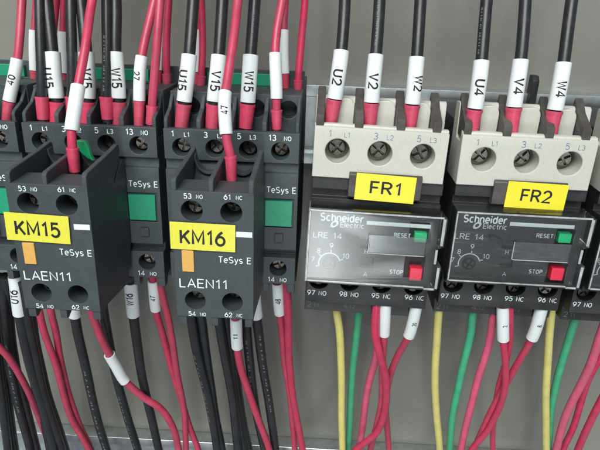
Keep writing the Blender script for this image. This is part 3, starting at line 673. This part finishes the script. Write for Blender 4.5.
# --- below KM16
low('black wire of the first pair hanging below terminal 54 of the KM16 block', BK, B, [(187, 286), (192, 322), (197, 350), (209, 402), (217, 450)], prt=(350, 420, -.5))
low('second black wire of the first pair hanging below terminal 54 of the KM16 block', BK, B, [(197, 286), (201.5, 322), (205, 350), (213, 400), (222, 450)], o=3)
low('black wire filling the gap behind the first pair below the KM16 block', BK, B, [(192, 288), (196.5, 322), (201, 350), (211, 402), (219.5, 450)], o=7)
low('black wire behind the second pair below the KM16 block', BK, B, [(230, 288), (232.5, 322), (234, 352), (239, 398), (249, 450)], o=8)
low('black wire hanging between terminals 54 and 62 of the KM16 block', BK, B, [(216, 286), (220, 322), (224, 350), (231, 392), (238, 450)])
low('black wire of the second pair hanging beside the sleeved wire of the KM16 block', BK, B, [(223.5, 286), (227, 322), (230, 352), (235, 395), (244, 450)], o=4)
low('red wire with white sleeve below terminal 62 of the KM16 block', RD, Rr*1.1, [(233, 296), (235.5, 318), (237.2, 345), (242, 370), (251.5, 400), (269, 450)], (318, 346.5), '11', wh=1.6, ww=2.6, o=-3, sr_=2.35)
low('printed black wire behind the red sleeved wire of the KM16 block', BK, B, [(243.5, 286), (246.5, 325), (250, 370), (256, 410), (265, 450)], o=3, prt=(335, 402, -.1))
low('black wire with a hidden white sleeve hanging beside the KM16 block', BK, B, [(252.5, 280), (258, 325), (264, 375), (270.5, 415), (275.5, 450)], (284, 316), o=1, prt=(330, 410, .3))
low('red wire with white sleeve 48 hanging below terminal 14 of KM16', RD, Rr, [(277, 278), (280, 312), (282.5, 335), (284.8, 362), (290, 400), (295, 450)], (282, 313), '48', wh=1.9, ww=2.8, sr_=2.15)
low('plain red wire beside the sleeve 48 wire below terminal 14 of KM16', RD, Rr*1.1, [(286, 276), (287.5, 305), (288, 340), (289, 365), (294, 402), (303, 450)], o=-2)
# --- below the relays
for t, yl, gn in (('FR1', [(334.5, 296), (336.5, 312), (339.3, 335), (341, 372), (342.6, 450)], [(359.5, 296), (358.8, 312), (357.2, 335), (352, 380), (348, 450)]),
                  ('FR2', [(440, 296), (438.8, 314), (437, 342), (434.6, 392), (440, 450)], [(476, 296), (473, 316), (470, 337), (460, 377), (453, 412), (450, 450)]),
                  ('cut-off', [(552.5, 298), (550.7, 316), (548, 350), (546, 390), (546.7, 450)], [(580, 298), (576, 316), (568, 345), (557, 380), (550.5, 412), (548, 450)])):
    low('yellow wire hanging below the %s relay' % t, YL, 1.62, yl, y0=14, o=0)
    low('green wire hanging below the %s relay' % t, GN, 1.62, gn, y0=14, o=4)
low('red wire swinging across in an S below terminal 95 of FR1', RD, 1.55, [(377, 297), (376, 312), (375.6, 334), (380, 354), (386.4, 380), (385, 408), (378, 430), (367, 441), (354, 451)], o=-4, y0=4.4, hold=318)
low('red wire with a plain white sleeve below terminal 95 of FR1', RD, 1.4, [(386, 297), (385.4, 304), (384, 334), (382.6, 372), (381, 405), (370, 450)], (301, 334), o=0, sr_=2.15, y0=4.4, hold=318)
low('red wire with white sleeve numbered 20 below terminal 96 of FR1', RD, 1.4, [(418.5, 297), (416.5, 305), (409.5, 335), (397, 358), (389, 380), (385.5, 410), (389, 450)], (304, 335.5), '20', o=3, sr_=2.2, wh=1.4, ww=2.0, wa=.1, y0=4.4, hold=318)
low('faded pink wire emerging behind the red wires below FR1', PK, 1.62, [(380, 300), (379, 335), (376, 358), (366.8, 392), (359.5, 450)], y0=14, o=6)
low('red wire with upright white sleeve numbered 2 under terminal 95 of FR2', RD, 1.4, [(503.2, 297), (502.8, 306), (502.8, 338), (505, 366), (503, 398), (489, 429), (471, 451)], (306, 339), '2', o=-2, sr_=2.3, wh=1.5, ww=1.0, y0=9.0, hold=318)
low('thin red wire behind the sleeve 2 wire below FR2', RD, 1.3, [(511.5, 297), (510.6, 310), (509, 346), (498, 388), (494, 420), (493, 450)], o=4, y0=9.0, hold=318)
low('red wire with slanting white sleeve numbered 8 under terminal 96 of FR2', RD, 1.4, [(545.5, 297), (542.2, 307), (532, 337), (512, 372), (498, 398), (483, 430), (474, 450)], (305, 338), '8', o=1, sr_=2.3, wh=1.5, ww=1.0, y0=9.0, hold=318)
low('faded pink wire slanting below terminal 98 of FR2', PK, 1.62, [(496, 300), (493, 318), (488, 345), (475, 390), (461, 450)], y0=14, o=2)
low('faded pink wire slanting below the cut-off relay', PK, 1.75, [(614, 300), (600, 334), (588, 370), (568, 412), (556, 450)], y0=12)
low('red wire following the pink one below the cut-off relay', RD, 1.5, [(620, 310), (602, 352), (586, 385), (574, 426), (563, 450)], y0=12, o=4)
low('lowest red wire slanting in below the cut-off relay', RD, 1.6, [(640, 320), (618, 368), (603, 396), (591, 420), (578, 450)], y0=12, o=0)

# --- small green leftover piece behind the KM15 block
bm = bmesh.new()
o3 = at(84.5, 149, -10)
prism(bm, [(-3.0, 2.4), (-1.2, 2.9), (.8, 2.6), (1.7, .5), (2.0, -1.6), (2.9, -3.6), (.9, -2.8), (-1.0, -1.0), (-2.2, .9)], -.9, .9, 'y')
tag(obj('plastic_clip', solid('plastic_clip', bm, 'greenb', bev=.3), None, o3), 'small curved green plastic piece behind the KM15 auxiliary block', 'clip')
